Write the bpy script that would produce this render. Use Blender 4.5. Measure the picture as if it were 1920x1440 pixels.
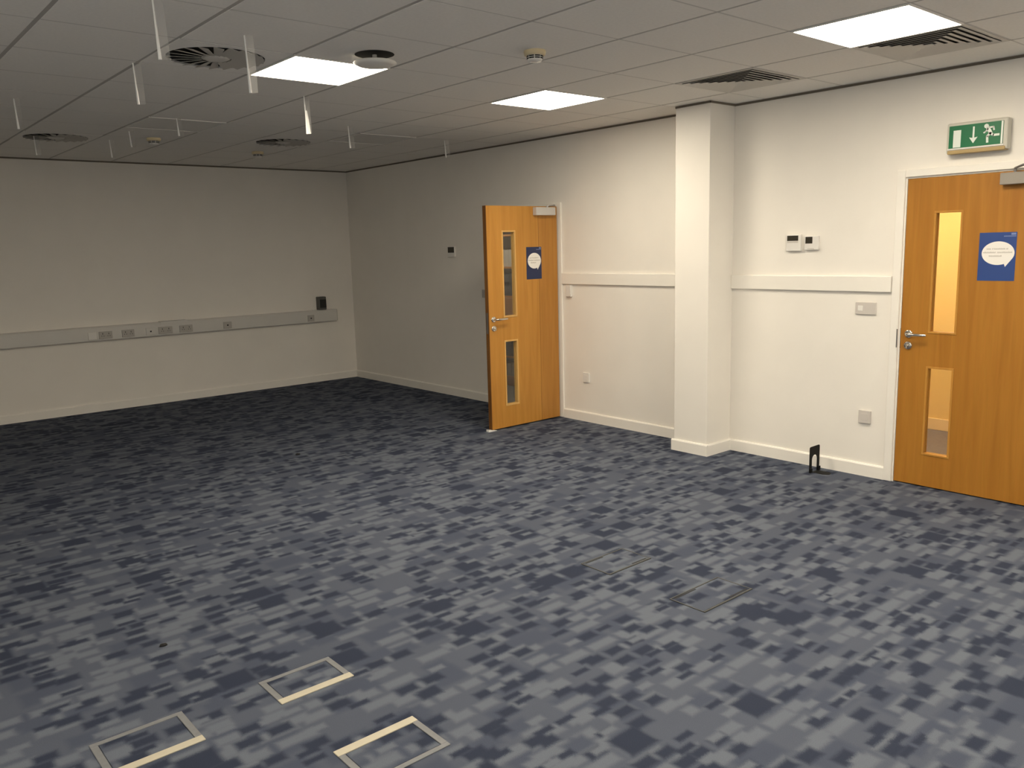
import bpy, bmesh, math, random
from mathutils import Vector, Matrix
random.seed(7)
for o in list(bpy.data.objects):
    bpy.data.objects.remove(o)
SC = bpy.context.scene
COL = SC.collection
PI = math.pi

# ------------------------------------------------------------------ camera, world, exposure
CAM = Vector((-5.5919, -9.8218, 1.6701)); YAW, PITCH, ROLL, FPX = 0.7036, -0.1635, -0.0266, 1553.63
fw = Vector((math.sin(YAW)*math.cos(PITCH), math.cos(YAW)*math.cos(PITCH), math.sin(PITCH)))
r0 = Vector((math.cos(YAW), -math.sin(YAW), 0)); u0 = r0.cross(fw)
cr, sr = math.cos(ROLL), math.sin(ROLL)
rt = r0*cr + u0*sr; up = u0*cr - r0*sr
cam = bpy.data.cameras.new('camera'); co = bpy.data.objects.new('camera', cam); COL.objects.link(co)
cam.sensor_width = 36.0; cam.lens = FPX/1920*36.0; cam.clip_start = 0.05; cam.clip_end = 60
co.matrix_world = Matrix(((rt.x, up.x, -fw.x, CAM.x), (rt.y, up.y, -fw.y, CAM.y), (rt.z, up.z, -fw.z, CAM.z), (0, 0, 0, 1)))
SC.camera = co
w = bpy.data.worlds.new('world'); SC.world = w; w.use_nodes = True
w.node_tree.nodes['Background'].inputs[0].default_value = (0.92, 0.95, 1.0, 1)      # overcast daylight outside the added windows
w.node_tree.nodes['Background'].inputs[1].default_value = 1.1
vs = SC.view_settings
vs.view_transform = 'Standard'; vs.look = 'None'; vs.gamma = 1; vs.use_curve_mapping = False; vs.exposure = 0.0
PANEL_STRENGTH = 32.0
PANEL_COLOUR = (1.0, 0.885, 0.70)

# ------------------------------------------------------------------ materials
MATS = {}
def mat(name, col, rough=0.6, metal=0.0, spec=0.5, noise=0.0, nscale=20, bump=0.0, bscale=200):
    m = bpy.data.materials.new(name); m.use_nodes = True
    nt = m.node_tree; b = nt.nodes['Principled BSDF']
    b.inputs['Base Color'].default_value = (*col, 1); b.inputs['Roughness'].default_value = rough
    b.inputs['Metallic'].default_value = metal; b.inputs['Specular IOR Level'].default_value = spec
    tc = nt.nodes.new('ShaderNodeTexCoord')
    if noise:
        n = nt.nodes.new('ShaderNodeTexNoise'); n.inputs['Scale'].default_value = nscale; n.inputs['Detail'].default_value = 4
        nt.links.new(tc.outputs['Object'], n.inputs['Vector'])
        r = nt.nodes.new('ShaderNodeValToRGB')
        r.color_ramp.elements[0].position = 0.3; r.color_ramp.elements[1].position = 0.7
        r.color_ramp.elements[0].color = (*[c*(1-noise) for c in col], 1)
        r.color_ramp.elements[1].color = (*[min(1, c*(1+noise*0.6)) for c in col], 1)
        nt.links.new(n.outputs['Fac'], r.inputs['Fac']); nt.links.new(r.outputs['Color'], b.inputs['Base Color'])
    if bump:
        n2 = nt.nodes.new('ShaderNodeTexNoise'); n2.inputs['Scale'].default_value = bscale; n2.inputs['Detail'].default_value = 3
        nt.links.new(tc.outputs['Object'], n2.inputs['Vector'])
        bp = nt.nodes.new('ShaderNodeBump'); bp.inputs['Strength'].default_value = bump; bp.inputs['Distance'].default_value = 0.003
        nt.links.new(n2.outputs['Fac'], bp.inputs['Height']); nt.links.new(bp.outputs['Normal'], b.inputs['Normal'])
    MATS[name] = m
    return m

def emis(name, col, strength):
    m = bpy.data.materials.new(name); m.use_nodes = True; nt = m.node_tree
    for n in list(nt.nodes): nt.nodes.remove(n)
    e = nt.nodes.new('ShaderNodeEmission'); e.inputs[0].default_value = (*col, 1); e.inputs[1].default_value = strength
    o = nt.nodes.new('ShaderNodeOutputMaterial'); nt.links.new(e.outputs[0], o.inputs[0])
    MATS[name] = m

def glass(name, tint=(0.95, 0.96, 0.95), gloss=0.06):
    m = bpy.data.materials.new(name); m.use_nodes = True; nt = m.node_tree
    for n in list(nt.nodes): nt.nodes.remove(n)
    t = nt.nodes.new('ShaderNodeBsdfTransparent'); t.inputs[0].default_value = (*tint, 1)
    g = nt.nodes.new('ShaderNodeBsdfGlossy'); g.inputs['Roughness'].default_value = 0.05
    mx = nt.nodes.new('ShaderNodeMixShader'); mx.inputs[0].default_value = gloss
    o = nt.nodes.new('ShaderNodeOutputMaterial')
    nt.links.new(t.outputs[0], mx.inputs[1]); nt.links.new(g.outputs[0], mx.inputs[2]); nt.links.new(mx.outputs[0], o.inputs[0])
    MATS[name] = m

def film(name):
    m = bpy.data.materials.new(name); m.use_nodes = True; nt = m.node_tree
    for n in list(nt.nodes): nt.nodes.remove(n)
    t = nt.nodes.new('ShaderNodeBsdfTransparent')
    d = nt.nodes.new('ShaderNodeBsdfDiffuse'); d.inputs[0].default_value = (0.85, 0.85, 0.83, 1)
    l = nt.nodes.new('ShaderNodeBsdfTranslucent'); l.inputs[0].default_value = (0.85, 0.85, 0.83, 1)
    a = nt.nodes.new('ShaderNodeMixShader'); a.inputs[0].default_value = 0.5
    nt.links.new(d.outputs[0], a.inputs[1]); nt.links.new(l.outputs[0], a.inputs[2])
    mx = nt.nodes.new('ShaderNodeMixShader'); mx.inputs[0].default_value = 0.13
    o = nt.nodes.new('ShaderNodeOutputMaterial')
    nt.links.new(t.outputs[0], mx.inputs[1]); nt.links.new(a.outputs[0], mx.inputs[2]); nt.links.new(mx.outputs[0], o.inputs[0])
    MATS[name] = m

mat('wall_paint', (0.87, 0.835, 0.775), 0.75, noise=0.02, nscale=3, bump=0.05, bscale=90)
mat('trim_paint', (0.89, 0.86, 0.80), 0.4, noise=0.015, nscale=6)
mat('tile', (0.86, 0.84, 0.80), 0.9, noise=0.03, nscale=60, bump=0.15, bscale=260)
mat('ceiling_grid', (0.30, 0.28, 0.25), 0.8)
mat('gap_shade', (0.17, 0.145, 0.11), 0.8)  # shadow of the ceiling-edge gap, put into a strip's colour
mat('tee_main', (0.47, 0.45, 0.42), 0.7)
mat('tee_cross', (0.62, 0.60, 0.57), 0.8)
mat('white_plastic', (0.80, 0.78, 0.74), 0.4)
mat('strip_white', (0.92, 0.91, 0.88), 0.5)
mat('grey_plastic', (0.62, 0.58, 0.54), 0.45)
mat('trunking_plastic', (0.68, 0.665, 0.63), 0.45, noise=0.02, nscale=4)
mat('trunk_plate', (0.46, 0.44, 0.41), 0.5)
mat('screen_dark', (0.035, 0.03, 0.02), 0.3)
mat('cream_plastic', (0.78, 0.66, 0.42), 0.5)
mat('black_metal', (0.006, 0.006, 0.006), 0.6, spec=0.15)
mat('box_grey', (0.10, 0.10, 0.09), 0.5)
mat('box_black', (0.012, 0.013, 0.010), 0.4)
mat('chrome', (0.72, 0.70, 0.66), 0.18, metal=1.0)
mat('steel_dark', (0.20, 0.19, 0.18), 0.4, metal=0.6)
mat('closer_grey', (0.30, 0.27, 0.235), 0.45, metal=0.1)
mat('closer_silver', (0.62, 0.60, 0.58), 0.4, metal=0.25)
mat('poster_blue', (0.020, 0.058, 0.23), 0.5)
mat('poster_navy', (0.015, 0.026, 0.085), 0.5)
mat('poster_white', (0.86, 0.84, 0.80), 0.6)
mat('poster_text', (0.30, 0.27, 0.23), 0.7)
mat('poster_logo', (0.20, 0.26, 0.48), 0.6)
mat('sign_green', (0.012, 0.16, 0.065), 0.35)
mat('sign_white', (0.80, 0.86, 0.80), 0.4)
mat('sign_body', (0.58, 0.56, 0.49), 0.45)
mat('sign_base', (0.42, 0.30, 0.13), 0.5)
mat('vent_metal', (0.60, 0.58, 0.54), 0.5)
mat('vane_metal', (0.46, 0.44, 0.40), 0.6)
mat('vent_dark', (0.012, 0.011, 0.009), 0.9)
mat('panel_off', (0.72, 0.71, 0.68), 0.5)
mat('box_rim', (0.185, 0.19, 0.20), 0.5, noise=0.08, nscale=40)
mat('box_edge', (0.50, 0.46, 0.36), 0.5, noise=0.04, nscale=30)
mat('rim_worn', (0.062, 0.064, 0.062), 0.7, noise=0.2, nscale=50)
mat('slot_black', (0.01, 0.01, 0.01), 0.8)
mat('corridor_paint', (0.86, 0.60, 0.22), 0.8)
mat('corridor_skirting', (0.88, 0.66, 0.36), 0.6)
mat('corridor_floor', (0.20, 0.17, 0.16), 0.9, noise=0.1, nscale=40)
mat('office_paint', (0.62, 0.58, 0.52), 0.8)
mat('office_floor', (0.16, 0.15, 0.14), 0.9, noise=0.1, nscale=40)
mat('file_dark', (0.05, 0.046, 0.045), 0.6)
mat('file_grey', (0.30, 0.26, 0.21), 0.6)
mat('file_pale', (0.50, 0.47, 0.42), 0.6)
mat('paper_white', (0.85, 0.84, 0.80), 0.7)
mat('dark_fluff', (0.012, 0.012, 0.012), 0.9)
emis('panel_lit', PANEL_COLOUR, PANEL_STRENGTH)
emis('panel_corridor', (1.0, 0.85, 0.62), 42.0)
emis('panel_office', (1.0, 0.88, 0.70), 9.0)
glass('pane')
film('film')

def wood(name, col, dark, seam=None):
    m = mat(name, col, 0.42); nt = m.node_tree; b = nt.nodes['Principled BSDF']
    tc = nt.nodes.new('ShaderNodeTexCoord'); mp = nt.nodes.new('ShaderNodeMapping')
    mp.inputs['Scale'].default_value = (9, 9, 0.55)
    n = nt.nodes.new('ShaderNodeTexNoise'); n.inputs['Scale'].default_value = 2.2; n.inputs['Detail'].default_value = 5; n.inputs['Distortion'].default_value = 0.6
    nt.links.new(tc.outputs['Object'], mp.inputs['Vector']); nt.links.new(mp.outputs[0], n.inputs['Vector'])
    r = nt.nodes.new('ShaderNodeValToRGB')
    r.color_ramp.elements[0].position = 0.30; r.color_ramp.elements[0].color = (*dark, 1)
    r.color_ramp.elements[1].position = 0.62; r.color_ramp.elements[1].color = (*col, 1)
    nt.links.new(n.outputs['Fac'], r.inputs['Fac'])
    mp2 = nt.nodes.new('ShaderNodeMapping'); mp2.inputs['Scale'].default_value = (60, 60, 1.5)
    n2 = nt.nodes.new('ShaderNodeTexNoise'); n2.inputs['Scale'].default_value = 4; n2.inputs['Detail'].default_value = 3
    nt.links.new(tc.outputs['Object'], mp2.inputs['Vector']); nt.links.new(mp2.outputs[0], n2.inputs['Vector'])
    mx = nt.nodes.new('ShaderNodeMix'); mx.data_type = 'RGBA'; mx.blend_type = 'MULTIPLY'; mx.inputs['Factor'].default_value = 0.14
    nt.links.new(r.outputs[0], mx.inputs['A']); nt.links.new(n2.outputs['Color'], mx.inputs['B'])
    nt.links.new(mx.outputs['Result'], b.inputs['Base Color'])
    b.inputs['Specular IOR Level'].default_value = 0.35
wood('door_veneer', (0.58, 0.275, 0.052), (0.49, 0.22, 0.036))
wood('door_veneer_dark', (0.51, 0.235, 0.046), (0.43, 0.19, 0.033))
wood('exit_veneer', (0.455, 0.200, 0.028), (0.385, 0.158, 0.019))
wood('door_edge', (0.20, 0.085, 0.018), (0.14, 0.055, 0.012))
wood('exit_bead', (0.55, 0.27, 0.05), (0.48, 0.22, 0.04))
wood('bead_wood', (0.74, 0.45, 0.15), (0.66, 0.38, 0.12))
wood('shelf_wood', (0.55, 0.27, 0.09), (0.48, 0.22, 0.07))

def carpet():
    m = bpy.data.materials.new('carpet'); m.use_nodes = True; nt = m.node_tree; b = nt.nodes['Principled BSDF']
    b.inputs['Roughness'].default_value = 0.95; b.inputs['Specular IOR Level'].default_value = 0.1
    geo = nt.nodes.new('ShaderNodeNewGeometry')
    def N(t): return nt.nodes.new(t)
    # slight fuzzy displacement of the pattern edges, as the yarn has
    fz = N('ShaderNodeTexNoise'); fz.inputs['Scale'].default_value = 300; fz.inputs['Detail'].default_value = 2
    nt.links.new(geo.outputs['Position'], fz.inputs['Vector'])
    sub = N('ShaderNodeVectorMath'); sub.operation = 'SUBTRACT'; sub.inputs[1].default_value = (0.5, 0.5, 0.5)
    nt.links.new(fz.outputs['Color'], sub.inputs[0])
    scl = N('ShaderNodeVectorMath'); scl.operation = 'SCALE'; scl.inputs['Scale'].default_value = 0.018
    nt.links.new(sub.outputs[0], scl.inputs[0])
    pos = N('ShaderNodeVectorMath'); pos.operation = 'ADD'
    nt.links.new(geo.outputs['Position'], pos.inputs[0]); nt.links.new(scl.outputs[0], pos.inputs[1])
    def VM(op, a, b=None):
        n = N('ShaderNodeVectorMath'); n.operation = op; nt.links.new(a, n.inputs[0])
        if isinstance(b, tuple): n.inputs[1].default_value = b
        elif b is not None: nt.links.new(b, n.inputs[1])
        return n.outputs[0]
    def M(op, a, b):
        n = N('ShaderNodeMath'); n.operation = op
        for i, q in enumerate((a, b)):
            if isinstance(q, (int, float)): n.inputs[i].default_value = q
            else: nt.links.new(q, n.inputs[i])
        return n.outputs[0]
    def block(sx, sy, off, seed, thr, soft):
        """soft-edged woven blocks: random cells of a staggered grid"""
        d = VM('MULTIPLY', VM('ADD', pos.outputs[0], (off[0], off[1], 0)), (1/sx, 1/sy, 0))
        sp = N('ShaderNodeSeparateXYZ'); nt.links.new(VM('FLOOR', d), sp.inputs[0])
        wn = N('ShaderNodeTexWhiteNoise'); wn.noise_dimensions = '1D'; nt.links.new(M('ADD', sp.outputs['Y'], seed*3.31), wn.inputs['W'])
        cx = N('ShaderNodeCombineXYZ'); nt.links.new(wn.outputs['Value'], cx.inputs['X'])
        d2 = VM('ADD', d, cx.outputs[0])
        w3 = N('ShaderNodeTexWhiteNoise'); w3.noise_dimensions = '3D'
        nt.links.new(VM('ADD', VM('FLOOR', d2), (seed*17.3, seed*5.1, seed*3.7)), w3.inputs['Vector'])
        fr = N('ShaderNodeSeparateXYZ'); nt.links.new(VM('FRACTION', d2), fr.inputs[0])
        ex = M('MULTIPLY', M('MINIMUM', fr.outputs['X'], M('SUBTRACT', 1.0, fr.outputs['X'])), sx)
        ey = M('MULTIPLY', M('MINIMUM', fr.outputs['Y'], M('SUBTRACT', 1.0, fr.outputs['Y'])), sy)
        mr = N('ShaderNodeMapRange'); mr.interpolation_type = 'SMOOTHSTEP'
        nt.links.new(M('MINIMUM', ex, ey), mr.inputs['Value'])
        mr.inputs['From Min'].default_value = 0.0; mr.inputs['From Max'].default_value = soft
        return M('MULTIPLY', M('LESS_THAN', w3.outputs['Value'], thr), mr.outputs['Result'])
    DK = (0.031, 0.038, 0.062, 1); MD = (0.064, 0.075, 0.108, 1); MD2 = (0.081, 0.093, 0.125, 1); LT = (0.122, 0.138, 0.170, 1)
    cur = N('ShaderNodeRGB'); cur.outputs[0].default_value = MD2; c = cur.outputs[0]
    for sx, sy, off, seed, thr, colr, soft in [
            (0.23, 0.16, (0.03, 0.02), 1, 0.42, MD, 0.040),
            (0.170, 0.082, (0.02, 0.035), 3, 0.46, LT, 0.030),
            (0.115, 0.078, (0.00, 0.045), 5, 0.24, LT, 0.028),
            (0.140, 0.110, (0.03, 0.01), 6, 0.17, MD, 0.036),
            (0.165, 0.150, (0.05, 0.07), 2, 0.055, DK, 0.029),
            (0.118, 0.084, (0.06, 0.015), 4, 0.24, DK, 0.029),
            (0.105, 0.078, (0.025, 0.060), 9, 0.15, DK, 0.029),
            (0.100, 0.050, (0.01, 0.02), 7, 0.10, DK, 0.020),
            (0.090, 0.055, (0.07, 0.05), 8, 0.08, LT, 0.022)]:
        mx = N('ShaderNodeMix'); mx.data_type = 'RGBA'; mx.inputs['B'].default_value = colr
        nt.links.new(block(sx, sy, off, seed, thr, soft), mx.inputs['Factor']); nt.links.new(c, mx.inputs['A']); c = mx.outputs['Result']
    yn = N('ShaderNodeTexNoise'); yn.inputs['Scale'].default_value = 380; yn.inputs['Detail'].default_value = 2
    nt.links.new(geo.outputs['Position'], yn.inputs['Vector'])
    mx = N('ShaderNodeMix'); mx.data_type = 'RGBA'; mx.blend_type = 'OVERLAY'; mx.inputs['Factor'].default_value = 0.25
    nt.links.new(c, mx.inputs['A']); nt.links.new(yn.outputs['Fac'], mx.inputs['B'])
    nt.links.new(mx.outputs['Result'], b.inputs['Base Color'])
    bp = N('ShaderNodeBump'); bp.inputs['Strength'].default_value = 0.25; bp.inputs['Distance'].default_value = 0.003
    nt.links.new(yn.outputs['Fac'], bp.inputs['Height']); nt.links.new(bp.outputs['Normal'], b.inputs['Normal'])
    MATS['carpet'] = m
carpet()

# ------------------------------------------------------------------ mesh helpers (world coordinates in, local out)
class MB:
    def __init__(s): s.v = []; s.f = []; s.smooth = []
    def add(s, vs_, fs, smooth=False):
        k = len(s.v); s.v += [tuple(q) for q in vs_]
        for q in fs: s.f.append(tuple(i+k for i in q)); s.smooth.append(smooth)
        return s
    def box(s, x0, x1, y0, y1, z0, z1, b=0.0):
        x0, x1 = sorted((x0, x1)); y0, y1 = sorted((y0, y1)); z0, z1 = sorted((z0, z1))
        if not b:
            vv = [(x, y, z) for z in (z0, z1) for y in (y0, y1) for x in (x0, x1)]
            return s.add(vv, [(0, 2, 3, 1), (4, 5, 7, 6), (0, 1, 5, 4), (2, 6, 7, 3), (0, 4, 6, 2), (1, 3, 7, 5)])
        bm = bmesh.new(); bmesh.ops.create_cube(bm, size=1)
        for q in bm.verts:
            q.co = Vector(((x0+x1)/2+q.co.x*(x1-x0), (y0+y1)/2+q.co.y*(y1-y0), (z0+z1)/2+q.co.z*(z1-z0)))
        b = min(b, 0.45*min(x1-x0, y1-y0, z1-z0))
        bmesh.ops.bevel(bm, geom=bm.edges[:], offset=b, segments=2, profile=0.5, affect='EDGES')
        bm.verts.index_update(); s.add([q.co[:] for q in bm.verts], [[q.index for q in f.verts] for f in bm.faces]); bm.free()
        return s
    def tube(s, pts, rad, n=12, caps=True):
        pts = [Vector(q) for q in pts]; rads = rad if isinstance(rad, (list, tuple)) else [rad]*len(pts)
        vv = []; d0 = (pts[1]-pts[0]).normalized()
        ref = Vector((0, 0, 1)) if abs(d0.z) < 0.9 else Vector((1, 0, 0))
        for i, q in enumerate(pts):
            d = (pts[min(i+1, len(pts)-1)]-pts[max(i-1, 0)]).normalized()
            a = d.cross(ref).normalized(); bb = d.cross(a)
            for k in range(n):
                t = 2*PI*k/n; vv.append(q+(a*math.cos(t)+bb*math.sin(t))*rads[i])
        ff = [(i*n+k, i*n+(k+1) % n, (i+1)*n+(k+1) % n, (i+1)*n+k) for i in range(len(pts)-1) for k in range(n)]
        s.add(vv, ff, True)
        if caps: 
            s.add(vv[:n], [tuple(range(n))]); s.add(vv[-n:], [tuple(range(n))])
        return s
    def lathe(s, centre, prof, n=32, axis='z', caps=False):
        c = Vector(centre); vv = []
        for r, h in prof:
            for k in range(n):
                t = 2*PI*k/n; a, bb = r*math.cos(t), r*math.sin(t)
                vv.append(c+{'z': Vector((a, bb, h)), 'x': Vector((h, a, bb)), 'y': Vector((a, h, bb))}[axis])
        ff = [(i*n+k, i*n+(k+1) % n, (i+1)*n+(k+1) % n, (i+1)*n+k) for i in range(len(prof)-1) for k in range(n)]
        s.add(vv, ff, True)
        if caps: s.add(vv[:n], [tuple(range(n))]); s.add(vv[-n:], [tuple(range(n))])
        return s
    def prism(s, poly, fn0, fn1):
        n = len(poly); vv = [fn0(*q) for q in poly]+[fn1(*q) for q in poly]
        s.add(vv, [tuple(range(n)), tuple(range(2*n-1, n-1, -1))]+[(i, (i+1) % n, n+(i+1) % n, n+i) for i in range(n)])
        return s
    def mesh(s, name, material, origin=(0, 0, 0)):
        me = bpy.data.meshes.new(name); o = Vector(origin)
        me.from_pydata([tuple(Vector(q)-o) for q in s.v], [], s.f)
        me.materials.append(MATS[material]); me.update()
        bm = bmesh.new(); bm.from_mesh(me); bmesh.ops.recalc_face_normals(bm, faces=bm.faces[:]); bm.to_mesh(me); bm.free()
        for p_, sm in zip(me.polygons, s.smooth): p_.use_smooth = sm
        return me

def link(name, data, parent=None, loc=(0, 0, 0)):
    o = bpy.data.objects.new(name, data); COL.objects.link(o); o.location = loc; o.parent = parent
    return o
def tag(o, label=None, cat=None, group=None, kind=None):
    if label: o['label'] = label
    if cat: o['category'] = cat
    if group: o['group'] = group
    if kind: o['kind'] = kind
    return o
def thing(name, loc, label, cat, group=None, kind=None):
    return tag(link(name, None, None, loc), label, cat, group, kind)
def root_of(o):
    while o.parent: o = o.parent
    return o
def part(name, mb, material, parent, label=None):
    o = link(name, mb.mesh(name, material, root_of(parent).location), parent)
    if label: o['label'] = label
    return o
def single(name, mb, material, loc, label, cat, group=None, kind=None):
    return tag(link(name, mb.mesh(name, material, loc), None, loc), label, cat, group, kind)

H = 2.701
GX, GY, G = -3.4618, -5.0114, 0.6           # ceiling grid origin (corner of a lit panel) and module
XL, YR = -7.0618, -12.2114                  # left and rear walls
TH = 0.12

# ------------------------------------------------------------------ setting: floor, walls, ceiling
fl = single('floor', MB().box(XL-TH, 0.06, YR-TH, TH, -0.10, 0.0), 'carpet', (0, 0, 0),
            'blue and grey patchwork carpet covering the whole floor', 'floor', kind='structure')
single('wall_back', MB().box(XL-TH, TH, 0, TH, 0, H+0.05), 'wall_paint', (-3.5, 0, 0),
       'plain off-white back wall carrying the cable trunking', 'wall', kind='structure')
WZ0, WZ1 = 0.95, 2.35                       # sill and head of the added windows
WL = (-11.4, -6.4); WR = (-6.3, -0.9)       # bands of unseen windows added for daylight, left and rear walls
mb = MB().box(XL-TH, XL, YR, 0, 0, WZ0).box(XL-TH, XL, YR, 0, WZ1, H+0.05).box(XL-TH, XL, YR, WL[0], WZ0, WZ1).box(XL-TH, XL, WL[1], 0, WZ0, WZ1)
single('wall_left', mb, 'wall_paint', (XL, -6, 0), 'off-white side wall facing the two doors', 'wall', kind='structure')
mb = MB().box(XL-TH, TH, YR-TH, YR, 0, WZ0).box(XL-TH, TH, YR-TH, YR, WZ1, H+0.05).box(XL-TH, WR[0], YR-TH, YR, WZ0, WZ1).box(WR[1], TH, YR-TH, YR, WZ0, WZ1)
single('wall_rear', mb, 'wall_paint', (-3.5, YR, 0), 'off-white wall opposite the trunking wall', 'wall', kind='structure')
def window(n, along, a0, a1, plane):  # unseen windows, added to bring more light onto the ceiling
    o = thing('window_%d' % n, ((plane, (a0+a1)/2, WZ0) if along == 'y' else ((a0+a1)/2, plane, WZ0)), 'wide band of windows added for daylight in white frame facing the %s' % ('doors' if along == 'y' else 'trunking wall'), 'window', kind='structure')
    def bx(p0, p1, q0, q1, z0, z1):
        return MB().box(p0, p1, q0, q1, z0, z1) if along == 'x' else MB().box(q0, q1, p0, p1, z0, z1)
    q0, q1 = plane-0.085, plane-0.035
    f = 0.05
    fr = bx(a0, a1, q0, q1, WZ0, WZ0+f)
    for m_ in (bx(a0, a1, q0, q1, WZ1-f, WZ1), bx(a0, a0+f, q0, q1, WZ0+f, WZ1-f), bx(a1-f, a1, q0, q1, WZ0+f, WZ1-f)): fr.add(m_.v, m_.f)
    part('window_frame', fr, 'trim_paint', o)
    k = 4; st = (a1-a0)/k
    for i in range(1, k): part('mullion', bx(a0+st*i-0.03, a0+st*i+0.03, q0, q1, WZ0+f, WZ1-f), 'trim_paint', o)
    for i in range(k):
        l0 = a0+f if i == 0 else a0+st*i+0.03; l1 = a1-f if i == k-1 else a0+st*(i+1)-0.03
        part('window_pane', bx(l0, l1, plane-0.062, plane-0.058, WZ0+f, WZ1-f), 'pane', o)
    part('window_sill', bx(a0-0.05, a1+0.05, plane-0.03, plane+0.10, WZ0-0.028, WZ0-0.0005), 'trim_paint', o)
window(1, 'y', WL[0], WL[1], XL)
window(2, 'x', WR[0], WR[1], YR)
OA = (-3.955, -2.950); OB = (-8.225, -7.262); OH = 2.062       # the two doorways
mb = MB()
mb.box(0, TH, OA[1], 0, 0, H+0.05); mb.box(0, TH, OB[1], OA[0], 0, H+0.05); mb.box(0, TH, YR, OB[0], 0, H+0.05)
mb.box(0, TH, OA[0], OA[1], OH, H+0.05); mb.box(0, TH, OB[0], OB[1], OH, H+0.05)
single('wall_right', mb, 'wall_paint', (0, -6, 0), 'cream-lit white wall with two wooden doors', 'wall', kind='structure')
CX, CY0, CY1 = -0.312, -5.95, -5.628
single('wall_pier', MB().box(CX, -0.0005, CY0, CY1, 0, H-0.001, 0.004), 'wall_paint', (CX/2, (CY0+CY1)/2, 0),
       'boxed-in white column standing out from the wall between the doors', 'column', kind='structure')

ceil = single('ceiling', MB().box(XL, 0, YR, 0, H+0.040, H+0.09), 'ceiling_grid', (-3.5, -6, H+0.040),
              'suspended ceiling of pale square tiles', 'ceiling', kind='structure')
xs = [XL] + [GX+G*k for k in range(-6, 6)] + [0.0]; xs = sorted(set(round(q, 4) for q in xs if XL <= q <= 0))
ys = [YR] + [GY+G*k for k in range(-12, 9)] + [0.0]; ys = sorted(set(round(q, 4) for q in ys if YR <= q <= 0))
def cell_of(x, y): return (round((x-GX)/G - 0.5), round((y-GY)/G - 0.5))
SWIRLS = [(-3.7618, -5.3114), (-3.7618, -1.7114), (-1.9618, -2.3114)]
LOUVRES = [(-0.7618, -6.5114), (-0.7618, -7.7114)]
LIT = [(GX+.3, GY-.3), (GX+2.1, GY-.3), (GX+2.1, GY-2.7), (GX+.3, GY-2.7), (GX+2.1, GY-5.1), (GX+.3, GY-5.1), (GX-1.5, GY-5.1), (GX-3.3, GY-5.1), (GX-3.3, GY-2.7)]  # rear-row and side-window panels are unseen, added to strengthen the light
UNLIT = [(GX+.3, GY+2.1), (GX+2.1, GY+2.1), (GX-1.5, GY+2.1)]
taken = {cell_of(x, y) for x, y in SWIRLS+LOUVRES+LIT+UNLIT}
tile_mesh = {}
GAPX, GAPY = 0.0110, 0.0060
for i in range(len(xs)-1):
    for j in range(len(ys)-1):
        x0, x1, y0, y1 = xs[i], xs[i+1], ys[j], ys[j+1]
        if min(x1-x0, y1-y0) < 0.03: continue
        if cell_of((x0+x1)/2, (y0+y1)/2) in taken and x1-x0 > 0.55 and y1-y0 > 0.55: continue
        key = (round(x1-x0, 3), round(y1-y0, 3))
        if key not in tile_mesh:
            a, b_ = key[0]/2-GAPX, key[1]/2-GAPY; c = 0.0006
            t = MB(); zt, zb = 0.0300, 0.0
            vv = [(-a, -b_, zt), (a, -b_, zt), (a, b_, zt), (-a, b_, zt), (-a, -b_, zb+c), (a, -b_, zb+c), (a, b_, zb+c), (-a, b_, zb+c),
                  (-a+c, -b_+c, zb), (a-c, -b_+c, zb), (a-c, b_-c, zb), (-a+c, b_-c, zb)]
            t.add(vv, [(0, 1, 2, 3), (8, 11, 10, 9)]+[(k, (k+1) % 4, 4+(k+1) % 4, 4+k) for k in range(4)]+[(4+k, 4+(k+1) % 4, 8+(k+1) % 4, 8+k) for k in range(4)])
            tile_mesh[key] = t.mesh('ceiling_tile', 'tile')
        o = link('ceiling_tile', tile_mesh[key], ceil)
        o.location = Vector(((x0+x1)/2, (y0+y1)/2, H + random.uniform(-0.0006, 0.0006))) - ceil.location

bars_x = MB().box(-0.0109, 0.0109, YR+0.001-(YR/2), -0.001-(YR/2), 0, 0.026).mesh('tee_bar', 'tee_main')
for x in xs[1:-1]: link('tee_bar', bars_x, ceil, Vector((x, YR/2, H+0.0020))-ceil.location)
for y in ys[1:-1]:
    for i in range(len(xs)-1):
        if xs[i+1]-xs[i] < 0.03: continue
        key = ('b', round(xs[i+1]-xs[i], 3))
        if key not in tile_mesh:
            hw = key[1]/2-0.0111; tile_mesh[key] = MB().box(-hw, hw, -0.0059, 0.0059, 0, 0.02).mesh('tee_bar', 'tee_cross')
        link('tee_bar', tile_mesh[key], ceil, Vector(((xs[i]+xs[i+1])/2, y, H+0.0004))-ceil.location)
# dark strips painted as the shadow of the gap round the wall tops
def trim(n, mb, label, m='gap_shade', loc=(0, 0, 0)):
    return single('trim_%d' % n, mb, m, loc, label, 'trim', kind='structure')
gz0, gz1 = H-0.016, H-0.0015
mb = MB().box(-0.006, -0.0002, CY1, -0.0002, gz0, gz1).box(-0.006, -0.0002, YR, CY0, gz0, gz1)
trim(1, mb, 'dark strip painted as the shadow gap along the top of the door wall', loc=(0, -3, gz0))
trim(2, MB().box(XL, -0.007, -0.006, -0.0002, gz0, gz1), 'dark strip painted as the shadow gap along the top of the trunking wall', loc=(-3, 0, gz0))
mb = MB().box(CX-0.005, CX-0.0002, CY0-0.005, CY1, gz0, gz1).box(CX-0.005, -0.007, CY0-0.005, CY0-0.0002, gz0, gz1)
trim(3, mb, 'dark strip painted as the shadow gap round the head of the column', loc=(CX, CY0, gz0))
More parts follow.
